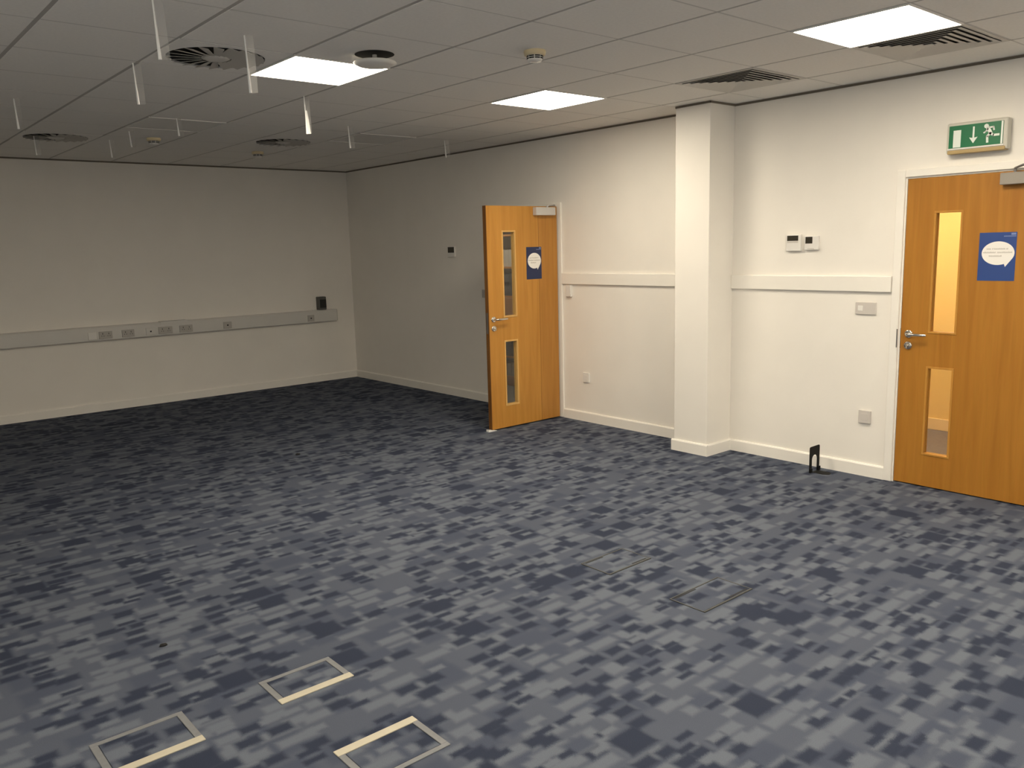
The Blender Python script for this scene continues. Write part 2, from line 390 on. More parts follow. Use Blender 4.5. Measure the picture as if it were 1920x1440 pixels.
# dado rails
mb = MB().box(-0.022, -0.0003, -5.627, -4.034, 1.308, 1.414, 0.005)
trim(4, mb, 'white dado board between open door and column', 'trim_paint', (0, -4.8, 1.308))
mb = MB().box(-0.022, -0.0003, -7.216, -5.951, 1.303, 1.411, 0.005)
trim(5, mb, 'white dado board between column and fire exit door', 'trim_paint', (0, -6.6, 1.303))
# skirting boards
def skirt(name, segs, label):
    mb = MB()
    for x0, x1, y0, y1, ax in segs:
        h, c = 0.092, 0.010
        if ax == 'x+': pr = [(x1, 0), (x0, 0), (x0, h-c), (x0+0.006, h), (x1, h)]; mb.prism(pr, lambda a, z: (a, y0, z), lambda a, z: (a, y1, z))
        else: pr = [(y1, 0), (y0, 0), (y0, h-c), (y0+0.006, h), (y1, h)]; mb.prism(pr, lambda a, z: (x0, a, z), lambda a, z: (x1, a, z))
    single(name, mb, 'trim_paint', (segs[0][0], segs[0][3], 0), label, 'skirting board', kind='structure')
T = 0.016
skirt('baseboard_back', [(XL, -0.0165, -T, -0.0003, 'y+')], 'white skirting board under the trunking wall')
skirt('baseboard_right', [(-T, -0.0003, -2.89, -0.0003, 'x+'), (-T, -0.0003, CY1, -4.034, 'x+'), (CX-T, CX-0.0003, CY0-T, CY1+T, 'x+'),
                          (CX, -0.0003, CY0-T, CY0-0.0003, 'y+'), (-T, -0.0003, -7.224, CY0-T, 'x+'), (-T, -0.0003, YR, -8.27, 'x+')],
      'white skirting board running past the doors and round the column')
skirt('baseboard_left', [(XL+0.0003, XL+T, YR, -T, 'x+')], 'white skirting board along the side wall facing the doors')

# ------------------------------------------------------------------ rooms seen through the doors
def room(tagname, x0, x1, y0, y1, wallm, floorm, desc):
    fo = single('floor_'+tagname, MB().box(x0-0.06, x1+0.1, y0, y1, -0.10, -0.0005), floorm, (x1/2, (y0+y1)/2, 0), 'plain carpet of the '+desc, 'floor', kind='structure')
    mb = MB().box(x1, x1+0.1, y0-0.1, y1+0.1, 0, 2.6).box(x0, x1, y0-0.1, y0, 0, 2.6).box(x0, x1, y1, y1+0.1, 0, 2.6)
    single('wall_'+tagname, mb, wallm, (x1, (y0+y1)/2, 0), 'warm painted walls of the '+desc, 'wall', kind='structure')
    single('ceiling_'+tagname, MB().box(x0, x1+0.1, y0-0.1, y1+0.1, 2.6, 2.66), 'tile', ((x0+x1)/2, (y0+y1)/2, 2.6), 'plain ceiling of the '+desc, 'ceiling', kind='structure')
room('corridor', TH+0.0005, 1.8, -9.2, -5.9, 'corridor_paint', 'corridor_floor', 'corridor behind the fire exit door')
room('office', TH+0.0005, 3.0, -5.6, 0.4, 'office_paint', 'office_floor', 'store room behind the open door')
mb = MB().box(1.784, 1.7995, -9.2, -5.9, 0, 0.10, 0.003)
single('baseboard_corridor', mb, 'corridor_skirting', (1.79, -7.5, 0), 'cream skirting board seen through the fire exit door glass', 'skirting board', kind='structure')

# ------------------------------------------------------------------ ceiling panels
def panel(x, y, lit, label, z=H, m=None, group='square ceiling light panels'):
    o = thing('ceiling_light', (x, y, z), label, 'ceiling light', group)
    a, f = 0.296, 0.010
    mb = MB()
    for bx in ((-a, a, -a, -a+f), (-a, a, a-f, a), (-a, -a+f, -a+f, a-f), (a-f, a, -a+f, a-f)):
        mb.box(x+bx[0], x+bx[1], y+bx[2], y+bx[3], z-0.006, z+0.030)
    mb.box(x-a+f, x+a-f, y-a+f, y+a-f, z+0.0065, z+0.030)
    part('frame', mb, 'white_plastic', o)
    part('diffuser', MB().box(x-a+f, x+a-f, y-a+f, y+a-f, z-0.003, z+0.006), m or ('panel_lit' if lit else 'panel_off'), o)
    return o
LL = ['lit square ceiling panel between two round vents and hanging strips', 'lit square ceiling panel beyond the smoke detector, before the column',
      'lit square ceiling panel touching a square vent above the exit door', 'lit square ceiling panel two tiles short of the smoke detector',
      'added lit square ceiling panel past the exit door by the rear wall', 'added lit square ceiling panel over the rear of the carpet', 'added lit ceiling panel over the rear carpet toward the side windows', 'added lit square ceiling panel in the rear corner by the side windows', 'added lit square ceiling panel above the middle of the side windows']
for (x, y), l in zip(LIT, LL): panel(x, y, True, l)
UL = ['unlit square ceiling panel with pale rim beside hanging strips in the dim end', 'unlit square ceiling panel in the dim end toward the open door',
      'unlit square ceiling panel near the dim side wall']
for (x, y), l in zip(UNLIT, UL): panel(x, y, False, l)
panel(0.75, -6.9, True, 'lit ceiling panel of the corridor just behind the exit door', 2.569, 'panel_corridor')
panel(0.46, -2.2, True, 'lit ceiling panel of the store room behind the open door', 2.569, 'panel_office')

# ------------------------------------------------------------------ swirl vents
def swirl(x, y, label):
    o = thing('swirl_vent', (x, y, H), label, 'air vent', 'round swirl ceiling vents')
    a, R = 0.296, 0.25; n = 40; mb = MB(); vv = []
    for k in range(n):
        t = 2*PI*k/n; c, s = math.cos(t), math.sin(t); q = a/max(abs(c), abs(s))
        vv += [(x+c*q, y+s*q, H-0.001), (x+c*R, y+s*R, H-0.001), (x+c*R, y+s*R, H+0.009), (x+c*q, y+s*q, H+0.009)]
    mb.add(vv, [(k*4+e, ((k+1) % n)*4+e, ((k+1) % n)*4+(e+1) % 4, k*4+(e+1) % 4) for k in range(n) for e in range(4)])
    part('face_plate', mb, 'tile', o)
    part('throat', MB().lathe((x, y, H), [(R-.0005, 0.009), (R-.0005, 0.0388), (0.02, 0.0388)], n=40, caps=True), 'vent_dark', o)
    part('hub', MB().lathe((x, y, H), [(0.002, -0.012), (0.05, -0.011), (0.075, -0.002), (0.07, 0.006)], n=32, caps=True), 'vent_metal', o)
    mesh = None
    nb = 20
    for k in range(nb):
        if mesh is None:
            b = MB(); bt = math.radians(-13); wd = 0.052
            vv = []
            for r in (0.078, 0.244):
                ww = wd*(0.40+0.60*r/0.244)
                for sgn in (-1, 1):
                    for th in (-0.0012, 0.0012):
                        vv.append((r, sgn*ww/2*math.cos(bt), -0.004 + sgn*ww/2*math.sin(bt)+th))
            b.add(vv, [(0, 2, 6, 4), (1, 5, 7, 3), (0, 1, 3, 2), (4, 6, 7, 5), (0, 4, 5, 1), (2, 3, 7, 6)])
            mesh = b.mesh('vane', 'vane_metal')
        q = link('vane', mesh, o); q.rotation_euler = (0, 0, 2*PI*k/nb)
    return o
swirl(*SWIRLS[0], 'large round swirl vent in the ceiling touching the lit panel among hanging strips')
swirl(*SWIRLS[1], 'round swirl vent in the dim ceiling above the trunking')
swirl(*SWIRLS[2], 'round swirl vent in the dim ceiling toward the far corner of the open door wall')

# round valve with a dropped disc beside the lit panel
vx, vy = -3.115, -5.845
o = thing('air_valve', (vx, vy, H), 'white disc air valve over a dark round hole beside the lit panel', 'air vent')
part('throat', MB().lathe((vx, vy, H), [(0.105, -0.0015), (0.10, -0.003), (0.02, -0.003)], n=32, caps=True), 'vent_dark', o)
part('stem', MB().tube([(vx, vy, H-0.003), (vx, vy, H-0.045)], 0.012, 12), 'vent_metal', o)
part('disc', MB().lathe((vx, vy, H), [(0.002, -0.030), (0.07, -0.032), (0.112, -0.040), (0.116, -0.046), (0.09, -0.058), (0.002, -0.062)], n=40, caps=True), 'white_plastic', o)

# square louvred vents
def louvre(x, y, label):
    o = thing('louvred_vent', (x, y, H), label, 'air vent', 'square louvred ceiling vents')
    a = 0.296
    def ring(r0, z0, r1, z1, th=0.0016):
        m_ = MB(); vv = []
        for (r, z) in ((r0, z0), (r1, z1), (r1, z1+th), (r0, z0+th)):
            vv += [(x-r, y-r, z), (x+r, y-r, z), (x+r, y+r, z), (x-r, y+r, z)]
        m_.add(vv, [(e*4+k, e*4+(k+1) % 4, ((e+1) % 4)*4+(k+1) % 4, ((e+1) % 4)*4+k) for e in range(4) for k in range(4)])
        return m_
    part('frame', ring(a, H-0.0035, 0.268, H-0.002, 0.010), 'vent_metal', o)
    part('throat', MB().box(x-0.268, x+0.268, y-0.268, y+0.268, H+0.036, H+0.039), 'vent_dark', o)
    r = 0.266
    for k in range(6):
        part('louvre', ring(r, H-0.0075, r-0.031, H-0.0010), 'vent_metal', o)
        r -= 0.041
    part('core', MB().box(x-0.022, x+0.022, y-0.022, y+0.022, H-0.009, H-0.005), 'vent_metal', o)
louvre(*LOUVRES[0], 'square louvred vent in the ceiling right above the column')
louvre(*LOUVRES[1], 'square louvred vent in the ceiling beside the lit panel near the exit sign')

# smoke detectors
def detector(x, y, label):
    o = thing('smoke_detector', (x, y, H), label, 'smoke detector', 'ceiling smoke detectors')
    part('base', MB().lathe((x, y, H), [(0.058, -0.0005), (0.060, -0.008), (0.056, -0.024), (0.050, -0.026)], n=36, caps=True), 'cream_plastic', o)
    part('body', MB().lathe((x, y, H), [(0.043, -0.026), (0.041, -0.046), (0.034, -0.055), (0.004, -0.058)], n=36, caps=True), 'white_plastic', o)
    for zz, rr in ((-0.031, 0.0438), (-0.041, 0.0428)):
        for k in range(8):
            mb = MB(); vv = []; t0 = 2*PI*k/8+0.06; nn = 6
            for e in range(nn+1):
                t = t0+(2*PI/8-0.12)*e/nn
                for r_, z_ in ((rr-0.003, zz-0.003), (rr+0.0006, zz-0.003), (rr+0.0006, zz+0.003), (rr-0.003, zz+0.003)):
                    vv.append((x+r_*math.cos(t), y+r_*math.sin(t), H+z_))
            mb.add(vv, [(e*4+i, e*4+(i+1) % 4, (e+1)*4+(i+1) % 4, (e+1)*4+i) for e in range(nn) for i in range(4)]+[(0, 1, 2, 3), (nn*4, nn*4+3, nn*4+2, nn*4+1)])
            part('slot', mb, 'vent_dark', o)
detector(-2.455, -6.385, 'smoke detector with dark slots on the ceiling between lit panels')
detector(-3.06, -2.05, 'smoke detector on the dim ceiling beside the unlit panel')
detector(-1.86, -1.50, 'smoke detector on the dim ceiling by the far corner')

# hanging strips
STR = [(-4.375, -6.225, 0.245, 'long translucent strip hanging nearest before the large round swirl vent'),
       (-4.08, -4.96, 0.215, 'translucent strip hanging just past the corner of the large round swirl vent'),
       (-3.83, -5.84, 0.265, 'longest translucent strip hanging before the lit panel and large swirl vent'),
       (-2.88, -4.56, 0.245, 'broad bright strip hanging just past the lit panel between the vents'),
       (-4.39, -3.51, 0.19, 'translucent strip hanging in the dim ceiling area toward the side wall'),
       (-3.26, -3.22, 0.13, 'short strip hanging beside the unlit ceiling panel'),
       (-1.96, -3.52, 0.18, 'thin strip hanging before the unlit panel nearer the open door'),
       (-0.71, -3.16, 0.16, 'thin strip hanging above the open wooden door near the wall'),
       (-3.94, -1.75, 0.16, 'dim strip hanging beside the round swirl vent above the trunking'),
       (-3.34, -1.73, 0.15, 'dim short strip hanging close to the trunking wall'),
       (-3.36, -2.38, 0.13, 'dim strip hanging between unlit panel and its smoke detector')]
for k, (x, y, ln, lab) in enumerate(STR):
    o = thing('hanging_strip', (x, y, H), lab, 'hanging strip', 'translucent strips hanging from the ceiling')
    ang = -YAW + random.uniform(-0.15, 0.15); cx_, sx_ = math.cos(ang), math.sin(ang)
    wd = 0.040 if k != 3 else 0.034; lean = 0.010
    film_b = MB(); vv = []; n = 8
    for i in range(n+1):
        t = i/n; tw = 0.25*math.sin(t*2+k); c2, s2 = math.cos(ang+tw), math.sin(ang+tw)
        bx, by, bz = x+rt.x*lean*t, y+rt.y*lean*t, H-0.0008-ln*t
        for e in (0.006, wd):
            for th in (-0.0006, 0.0006): vv.append((bx+c2*e-s2*th, by+s2*e+c2*th, bz))
    film_b.add(vv, [f for i in range(n) for f in ((i*4, i*4+2, i*4+6, i*4+4), (i*4+1, i*4+5, i*4+7, i*4+3), (i*4, i*4+4, i*4+5, i*4+1), (i*4+2, i*4+3, i*4+7, i*4+6))]+[(0, 1, 3, 2), (n*4, n*4+2, n*4+3, n*4+1)])
    part('clear_film', film_b, 'film', o, 'clear film')
    if k == 3:
        mb = MB().tube([(x, y, H-0.0005), (x+rt.x*lean*.35, y+rt.y*lean*.35, H-ln*.4)], [0.003, 0.005], 8)
        part('edge_rib', mb, 'strip_white', o)
        mb = MB(); z0, z1 = H-ln*.38, H-ln
        vv = []
        for zz, wl, wr in ((z0, -0.006, 0.008), (H-ln*.7, -0.006, 0.018), (z1, -0.006, 0.026)):
            for e in (wl, wr):
                for th in (-0.001, 0.001): vv.append((x+rt.x*0.007+cx_*e-sx_*th, y+rt.y*0.007+sx_*e+cx_*th, zz))
        mb.add(vv, [f for i in range(2) for f in ((i*4, i*4+2, i*4+6, i*4+4), (i*4+1, i*4+5, i*4+7, i*4+3), (i*4, i*4+4, i*4+5, i*4+1), (i*4+2, i*4+3, i*4+7, i*4+6))]+[(0, 1, 3, 2), (8, 10, 11, 9)])
        part('tail', mb, 'strip_white', o)
    else:
        mb = MB().tube([(x, y, H-0.0005), (x+rt.x*lean*.5, y+rt.y*lean*.5, H-ln*.5), (x+rt.x*lean, y+rt.y*lean, H-ln)], [0.0035, 0.0045, 0.0075], 8)
        part('edge_rib', mb, 'strip_white', o)

# ------------------------------------------------------------------ doors
def bar_frame(mbx, A, B, C, D, wdt):      # four rectangles of a frame in (u,v)
    return [(A, B, C, C+wdt), (A, B, D-wdt, D), (A, A+wdt, C+wdt, D-wdt), (B-wdt, B, C+wdt, D-wdt)]
def lever_set(parent, P, inward, along, z, zt, sgn):
    """P: point on leaf face at rose; inward: unit vector out of the face; along: unit vector towards hinge"""
    h = link('lever_handle', None, parent); h['label'] = 'chrome lever handle'
    n = Vector(inward); a = Vector(along); c = Vector((P[0], P[1], z))
    ax = 'x' if abs(n.x) > .5 else 'y'; s = n.x if ax == 'x' else n.y
    mb = MB().lathe(c, [(0.026, 0.0003*s), (0.026, 0.008*s), (0.020, 0.010*s), (0.004, 0.010*s)], n=28, axis=ax, caps=True)
    part('rose', mb, 'chrome', h)
    mb = MB().tube([c+n*0.008, c+n*0.042, c+n*0.052+a*0.010, c+n*0.052+a*0.06, c+n*0.050+a*0.115, c+n*0.044+a*0.13], [0.009, 0.009, 0.010, 0.0098, 0.0095, 0.008], 14)
    part('lever', mb, 'chrome', h)
    t = link('thumb_turn', None, parent); t['label'] = 'chrome thumb turn lock'
    c = Vector((P[0], P[1], zt))
    mb = MB().lathe(c, [(0.026, 0.0003*s), (0.026, 0.008*s), (0.020, 0.010*s), (0.004, 0.010*s)], n=28, axis=ax, caps=True)
    part('rose', mb, 'chrome', t)
    mb = MB().tube([c+n*0.008, c+n*0.026], 0.006, 10)
    mb.tube([c+n*0.028-Vector((0, 0, 0.016)), c+n*0.028+Vector((0, 0, 0.016))], 0.006, 10)
    part('turn', mb, 'chrome', t)

# --- open door (door_1): leaf stands at right angles to the wall
DY0, DY1, DXE, DXH, DZ0, DZ1 = -4.000, -3.956, -0.907, -0.042, 0.012, 2.040
d1 = thing('door_1', (DXH, -3.955, 0), 'open wooden door with two narrow glass panels and blue poster', 'door', kind='structure')
mb = MB(); fz = 0.030
mb.box(-0.0005, TH+0.0005, OA[0], OA[0]+fz-0.001, 0, OH-0.001); mb.box(-0.0005, TH+0.0005, OA[1]-fz+0.001, OA[1], 0, OH-0.001)
mb.box(-0.0005, TH+0.0005, OA[0]+fz-0.001, OA[1]-fz+0.001, OH-0.022, OH-0.001)
part('lining', mb, 'trim_paint', d1)
mb = MB().box(-0.018, -0.0005, -4.030, OA[0]+0.002, 0, 2.078, 0.004).box(-0.018, -0.0005, OA[1]-0.002, -2.892, 0, 2.078, 0.004).box(-0.018, -0.0005, OA[0]+0.002, OA[1]-0.002, 2.050, 2.078, 0.004)
part('architrave', mb, 'trim_paint', d1)
GXA, GXB = -0.731, -0.566; GZ = [(0.212, 0.826), (1.036, 1.822)]
lf = MB(); ch = []
lf.box(DXE+0.006, GXA, DY0, DY1, DZ0, DZ1); lf.box(GXB, -0.283, DY0, DY1, DZ0, DZ1)
for z0, z1 in ((DZ0, GZ[0][0]), (GZ[0][1], GZ[1][0]), (GZ[1][1], DZ1)): lf.box(GXA, GXB, DY0, DY1, z0, z1)
leaf = part('leaf', lf, 'door_veneer', d1)
part('veneer_panel', MB().box(-0.2795, DXH, DY0, DY1, DZ0, DZ1), 'door_veneer_dark', leaf, 'slightly darker veneer strip')
part('veneer_joint', MB().box(-0.283, -0.2795, DY0+0.0006, DY1-0.001, DZ0, DZ1), 'door_edge', leaf)
part('lipping', MB().box(DXE, DXE+0.0059, DY0+0.0003, DY1, DZ0, DZ1), 'door_edge', leaf, 'dark edge lipping')
part('lock_plate', MB().box(DXE-0.0012, DXE, DY0+0.010, DY1-0.010, 0.90, 1.09), 'steel_dark', leaf)
for z0, z1 in GZ:
    pane = part('glass_pane', MB().box(GXA, GXB, -3.981, -3.975, z0, z1), 'pane', d1, 'narrow clear glass panel')
    for a0, a1, c0, c1 in bar_frame(None, GXA, GXB, z0, z1, 0.015):
        part('bead', MB().box(a0, a1, DY0-0.004, -3.9812, c0, c1, 0.002), 'bead_wood', pane)
        part('bead', MB().box(a0, a1, -3.9748, DY1+0.004, c0, c1, 0.002), 'bead_wood', pane)
lever_set(d1, (-0.852, DY0), (0, -1, 0), (1, 0, 0), 1.028, 0.945, -1)
lever_set(d1, (-0.852, DY1), (0, 1, 0), (1, 0, 0), 1.028, 0.945, 1)
cl = link('door_closer', None, d1); cl['label'] = 'silver overhead door closer'
part('closer_body', MB().box(-0.345, -0.10, DY0-0.050, DY0-0.0003, 1.957, 2.030, 0.004), 'closer_silver', cl)
part('closer_arm', MB().box(-0.20, -0.185, DY0-0.042, DY0-0.028, 2.031, 2.044).tube([(-0.19, DY0-0.035, 2.046), (-0.04, DY0+0.03, 2.060)], 0.007, 8), 'closer_silver', cl)
for z in (0.25, 1.02, 1.80):
    part('hinge', MB().tube([(DXH+0.008, DY0+0.030, z-0.05), (DXH+0.008, DY0+0.030, z+0.05)], 0.0065, 10), 'steel_dark', d1)

# --- closed fire-exit door (door_2)
EX0, EX1 = 0.002, 0.046; EY0, EY1, EZ0, EZ1 = -8.198, -7.289, 0.008, 2.040
d2 = thing('door_2', (0, EY1, 0), 'closed wooden door under the green exit sign, corridor light through its glass', 'door', kind='structure')
mb = MB()
mb.box(-0.0005, TH+0.0005, OB[0], EY0-0.003, 0, OH-0.001); mb.box(-0.0005, TH+0.0005, EY1+0.003, OB[1], 0, OH-0.001)
mb.box(-0.0005, TH+0.0005, EY0-0.003, EY1+0.003, EZ1+0.003, OH-0.001)
part('lining', mb, 'trim_paint', d2)
mb = MB().box(-0.018, -0.0008, EY1+0.012, -7.222, 0, 2.100, 0.004).box(-0.018, -0.0008, -8.266, EY0-0.012, 0, 2.100, 0.004).box(-0.018, -0.0008, EY0-0.012, EY1+0.012, 2.052, 2.100, 0.004)
part('architrave', mb, 'trim_paint', d2)
HYA, HYB = -7.642, -7.466; GZ2 = [(0.222, 0.822), (1.040, 1.828)]
lf = MB(); lf.box(EX0, EX1, EY0, HYA, EZ0, EZ1); lf.box(EX0, EX1, HYB, EY1, EZ0, EZ1)
for z0, z1 in ((EZ0, GZ2[0][0]), (GZ2[0][1], GZ2[1][0]), (GZ2[1][1], EZ1)): lf.box(EX0, EX1, HYA, HYB, z0, z1)
part('leaf', lf, 'exit_veneer', d2)
for z0, z1 in GZ2:
    pane = part('glass_pane', MB().box(0.021, 0.027, HYA, HYB, z0, z1), 'pane', d2, 'narrow clear glass panel')
    for a0, a1, c0, c1 in bar_frame(None, HYA, HYB, z0, z1, 0.013):
        part('bead', MB().box(EX0-0.004, 0.0209, a0, a1, c0, c1, 0.002), 'exit_bead', pane)
        part('bead', MB().box(0.0271, EX1+0.004, a0, a1, c0, c1, 0.002), 'exit_bead', pane)
lever_set(d2, (EX0, -7.342), (-1, 0, 0), (0, -1, 0), 1.030, 0.952, -1)
part('strike_plate', MB().box(-0.0008, 0.004, EY1+0.0005, EY1+0.0025, 0.93, 1.065), 'steel_dark', d2)
part('strike_lip', MB().box(-0.0195, -0.0180, EY1+0.0125, EY1+0.020, 0.935, 1.060), 'steel_dark', d2)
cl = link('door_closer', None, d2); cl['label'] = 'silver overhead door closer'
part('closer_body', MB().box(-0.050, EX0-0.0003, -8.09, -7.855, 1.962, 2.032, 0.004), 'closer_grey', cl)
mb = MB().tube([(-0.03, -7.93, 2.033), (-0.03, -7.93, 2.058)], 0.008, 10).tube([(-0.03, -7.93, 2.056), (-0.18, -8.02, 2.060), (-0.02, -8.12, 2.072)], 0.007, 8)
part('closer_arm', mb, 'steel_dark', cl)
for z in (0.25, 1.02, 1.80):
    part('hinge', MB().tube([(-0.005, EY0-0.004, z-0.05), (-0.005, EY0-0.004, z+0.05)], 0.0065, 10), 'steel_dark', d2)

# posters on the doors: mapping (u to the right, v up, d out of the door)
def poster(fn, loc, wdt, hgt, label, blue):
    o = thing('poster', loc, label, 'poster', 'blue door posters')
    def slab(poly, d0, d1): return MB().prism(poly, lambda u, v: fn(u, v, d0), lambda u, v: fn(u, v, d1))
    sx, sy = wdt/0.21, hgt/0.297
    part('sheet', slab([(0, 0), (wdt, 0), (wdt, hgt), (0, hgt)], 0.0003, 0.0009), blue, o)
    cx_, cy_, ra, rb = 0.110*sx, 0.170*sy, 0.092*sx, 0.072*sy
    pl = []
    for k in range(48):
        t = -0.95+2*PI*k/48
        pl.append((cx_+ra*math.cos(t), cy_+rb*math.sin(t)))
        if k == 0: first = pl[0]
    cut = [q for q in pl]
    tail = [(cx_+0.036*sx, 0.094*sy)]
    # replace the lower-right bit of the outline by the speech-bubble tail
    cut = [(cx_+ra*math.cos(-0.55+(2*PI-0.60)*k/46), cy_+rb*math.sin(-0.55+(2*PI-0.60)*k/46)) for k in range(47)] + [(cx_+0.044*sx, 0.086*sy)]
    part('speech_bubble', slab(cut, 0.0009, 0.0013), 'poster_white', o, 'white speech bubble')
    mb = MB()
    for row, words in ((0.193, [(0.045, 0.070), (0.076, 0.082), (0.086, 0.150), (0.155, 0.166)]), (0.171, [(0.026, 0.098), (0.106, 0.190)]), (0.149, [(0.060, 0.132)])):
        for w0, w1 in words:
            u = w0; q = random.Random(int(w0*1e4)+int(row*1e3))
            while u < w1-0.002:
                lw = q.choice([0.003, 0.004, 0.005]); hh = q.choice([0.006, 0.006, 0.009])
                a, b_ = u*sx, min(u+lw, w1)*sx
                for poly in ([(a, row*sy), (a+0.0011, row*sy), (a+0.0011, (row+hh)*sy), (a, (row+hh)*sy)],
                             [(a, row*sy), (b_-0.0007, row*sy), (b_-0.0007, (row+0.0016)*sy), (a, (row+0.0016)*sy)],
                             [(a, (row+0.0045)*sy), (b_-0.0007, (row+0.0045)*sy), (b_-0.0007, (row+0.006)*sy), (a, (row+0.006)*sy)]):
                    mb.prism(poly, lambda u_, v_: fn(u_, v_, 0.0013), lambda u_, v_: fn(u_, v_, 0.0015))
                u += lw+0.0003
    part('lettering', mb, 'poster_text', o, 'three lines of small grey lettering')
    mb = slab([(0.178*sx, 0.280*sy), (0.204*sx, 0.280*sy), (0.204*sx, 0.292*sy), (0.178*sx, 0.292*sy)], 0.0009, 0.0012)
    u = 0.138
    while u < 0.203:
        poly = [(u*sx, 0.270*sy), ((u+0.0032)*sx, 0.270*sy), ((u+0.0032)*sx, 0.276*sy), (u*sx, 0.276*sy)]
        mb.prism(poly, lambda u_, v_: fn(u_, v_, 0.0009), lambda u_, v_: fn(u_, v_, 0.0012)); u += 0.0045
    part('corner_logo', mb, 'poster_logo', o, 'pale small logo')
    return o
poster(lambda u, v, d: (-0.438+u, DY0-d, 1.370+v), (-0.34, DY0, 1.37), 0.190, 0.298, 'dark blue poster with round white speech bubble on the open door', 'poster_navy')
poster(lambda u, v, d: (EX0-d, -7.745-u, 1.388+v), (EX0, -7.85, 1.388), 0.210, 0.294, 'bright blue poster with oval white speech bubble on the closed door', 'poster_blue')

# white wedge under the open door
mb = MB().prism([(-0.955, 0.0005), (-0.86, 0.0005), (-0.86, 0.003), (-0.95, 0.020), (-0.955, 0.020)], lambda a, z: (a, -4.012, z), lambda a, z: (a, -3.975, z))
mb.v = [(x_, y_, min(z_, 0.0115) if x_ > -0.91 else z_) for x_, y_, z_ in mb.v]
single('door_wedge', mb, 'paper_white', (-0.92, -3.99, 0), 'small white wedge stuck under the open door', 'door wedge')

# ------------------------------------------------------------------ exit sign
SY0, SY1, SZ0, SZ1, SD = -7.888, -7.541, 2.166, 2.352, -0.070
o = thing('exit_sign', (0, (SY0+SY1)/2, SZ0), 'green emergency exit sign box with door, arrow and running figure', 'exit sign')
body = part('housing', MB().box(SD+0.004, -0.0004, SY0, SY1, SZ0+0.004, SZ1, 0.010), 'sign_body', o)
part('base_cover', MB().box(SD, -0.010, SY0+0.010, SY1-0.010, SZ0, SZ0+0.022, 0.003), 'sign_base', o, 'amber base cover')
PY0, PY1, PZ0, PZ1 = SY0+0.024, SY1-0.016, SZ0+0.034, SZ1-0.018
def gp(u, v, d): return (SD+0.004-d, PY1-u, PZ0+v)
PW, PH = PY1-PY0, PZ1-PZ0
def gs(poly, d0, d1): return MB().prism(poly, lambda u, v: gp(u, v, d0), lambda u, v: gp(u, v, d1))
face = part('legend_panel', gs([(0, 0), (PW, 0), (PW, PH), (0, PH)], 0.0002, 0.003), 'sign_green', o, 'green legend panel')
part('bottom_lip', gs([(-0.006, -0.008), (PW+0.006, -0.008), (PW+0.006, 0), (-0.006, 0)], 0.0002, 0.006), 'white_plastic', o)
part('side_strip', gs([(PW-0.012, 0.002), (PW-0.002, 0.002), (PW-0.002, PH-0.002), (PW-0.012, PH-0.002)], 0.003, 0.0042), 'sign_white', face)
k = PH/0.134
part('door_symbol', gs([(0.026*k, 0.004*k), (0.070*k, 0.004*k), (0.070*k, 0.106*k), (0.026*k, 0.106*k)], 0.003, 0.0042), 'sign_white', face, 'white doorway symbol')
part('arrow_symbol', gs([(q[0]*k, q[1]*k) for q in [(0.137, 0.118), (0.147, 0.118), (0.147, 0.052), (0.166, 0.056), (0.142, 0.020), (0.118, 0.056), (0.137, 0.052)]], 0.003, 0.0042), 'sign_white', face, 'white downward arrow')
mb = gs([((0.213+0.013*math.cos(2*PI*i/16))*k, (0.112+0.013*math.sin(2*PI*i/16))*k) for i in range(16)], 0.003, 0.0042)
def limb(pts, w_):
    for (a, b_), (c, d) in zip(pts[:-1], pts[1:]):
        L = math.hypot(c-a, d-b_); nx, ny = -(d-b_)/L*w_/2, (c-a)/L*w_/2; ex, ey = (c-a)/L*w_*.25, (d-b_)/L*w_*.25
        poly = [(a+nx-ex, b_+ny-ey), (c+nx+ex, d+ny+ey), (c-nx+ex, d-ny+ey), (a-nx-ex, b_-ny-ey)]
        pp = [(q[0]*k, q[1]*k) for q in poly]
        mb.prism(pp, lambda u, v: gp(u, v, 0.003), lambda u, v: gp(u, v, 0.0042))
limb([(0.222, 0.100), (0.238, 0.070)], 0.020)                       # torso leaning
limb([(0.228, 0.102), (0.252, 0.104), (0.256, 0.086)], 0.009)       # trailing arm
limb([(0.222, 0.096), (0.210, 0.080), (0.200, 0.074)], 0.008)       # leading arm
limb([(0.236, 0.068), (0.254, 0.056), (0.284, 0.056)], 0.013)       # trailing leg
limb([(0.236, 0.068), (0.220, 0.052), (0.222, 0.018)], 0.013)       # front leg
part('running_figure', mb, 'sign_white', face, 'white running figure')

# ------------------------------------------------------------------ wall plates and controllers
def wbox(y0, y1, z0, z1, d0, d1, b=0.004): return MB().box(-d1, -d0, y0, y1, z0, z1, b)
def ctrl(y0, y1, z0, z1, scr, label, d=0.022, lower=None):
    o = thing('wall_controller', (0, (y0+y1)/2, z0), label, 'thermostat')
    part('body', wbox(y0, y1, z0, z1, 0.0004, d), 'white_plastic', o)
    part('screen', wbox(scr[0], scr[1], scr[2], scr[3], d-0.002, d+0.0012, 0.0004), 'screen_dark', o)
    if lower: part('button_bar', wbox(lower[0], lower[1], lower[2], lower[3], d-0.002, d+0.0016, 0.0005), 'grey_plastic', o)
ctrl(-6.545, -6.426, 1.588, 1.708, (-6.525, -6.436, 1.662, 1.700), 'larger white wall controller with wide dark screen above the dado board', 0.026, (-6.525, -6.436, 1.648, 1.659))
ctrl(-6.682, -6.573, 1.594, 1.694, (-6.636, -6.582, 1.640, 1.688), 'smaller white thermostat with square dark screen above the dado board', 0.024, (-6.65, -6.60, 1.600, 1.606))
ctrl(-2.330, -2.200, 1.580, 1.696, (-2.322, -2.208, 1.628, 1.690), 'wall controller with black upper half in the dim stretch beyond the open door', 0.022)

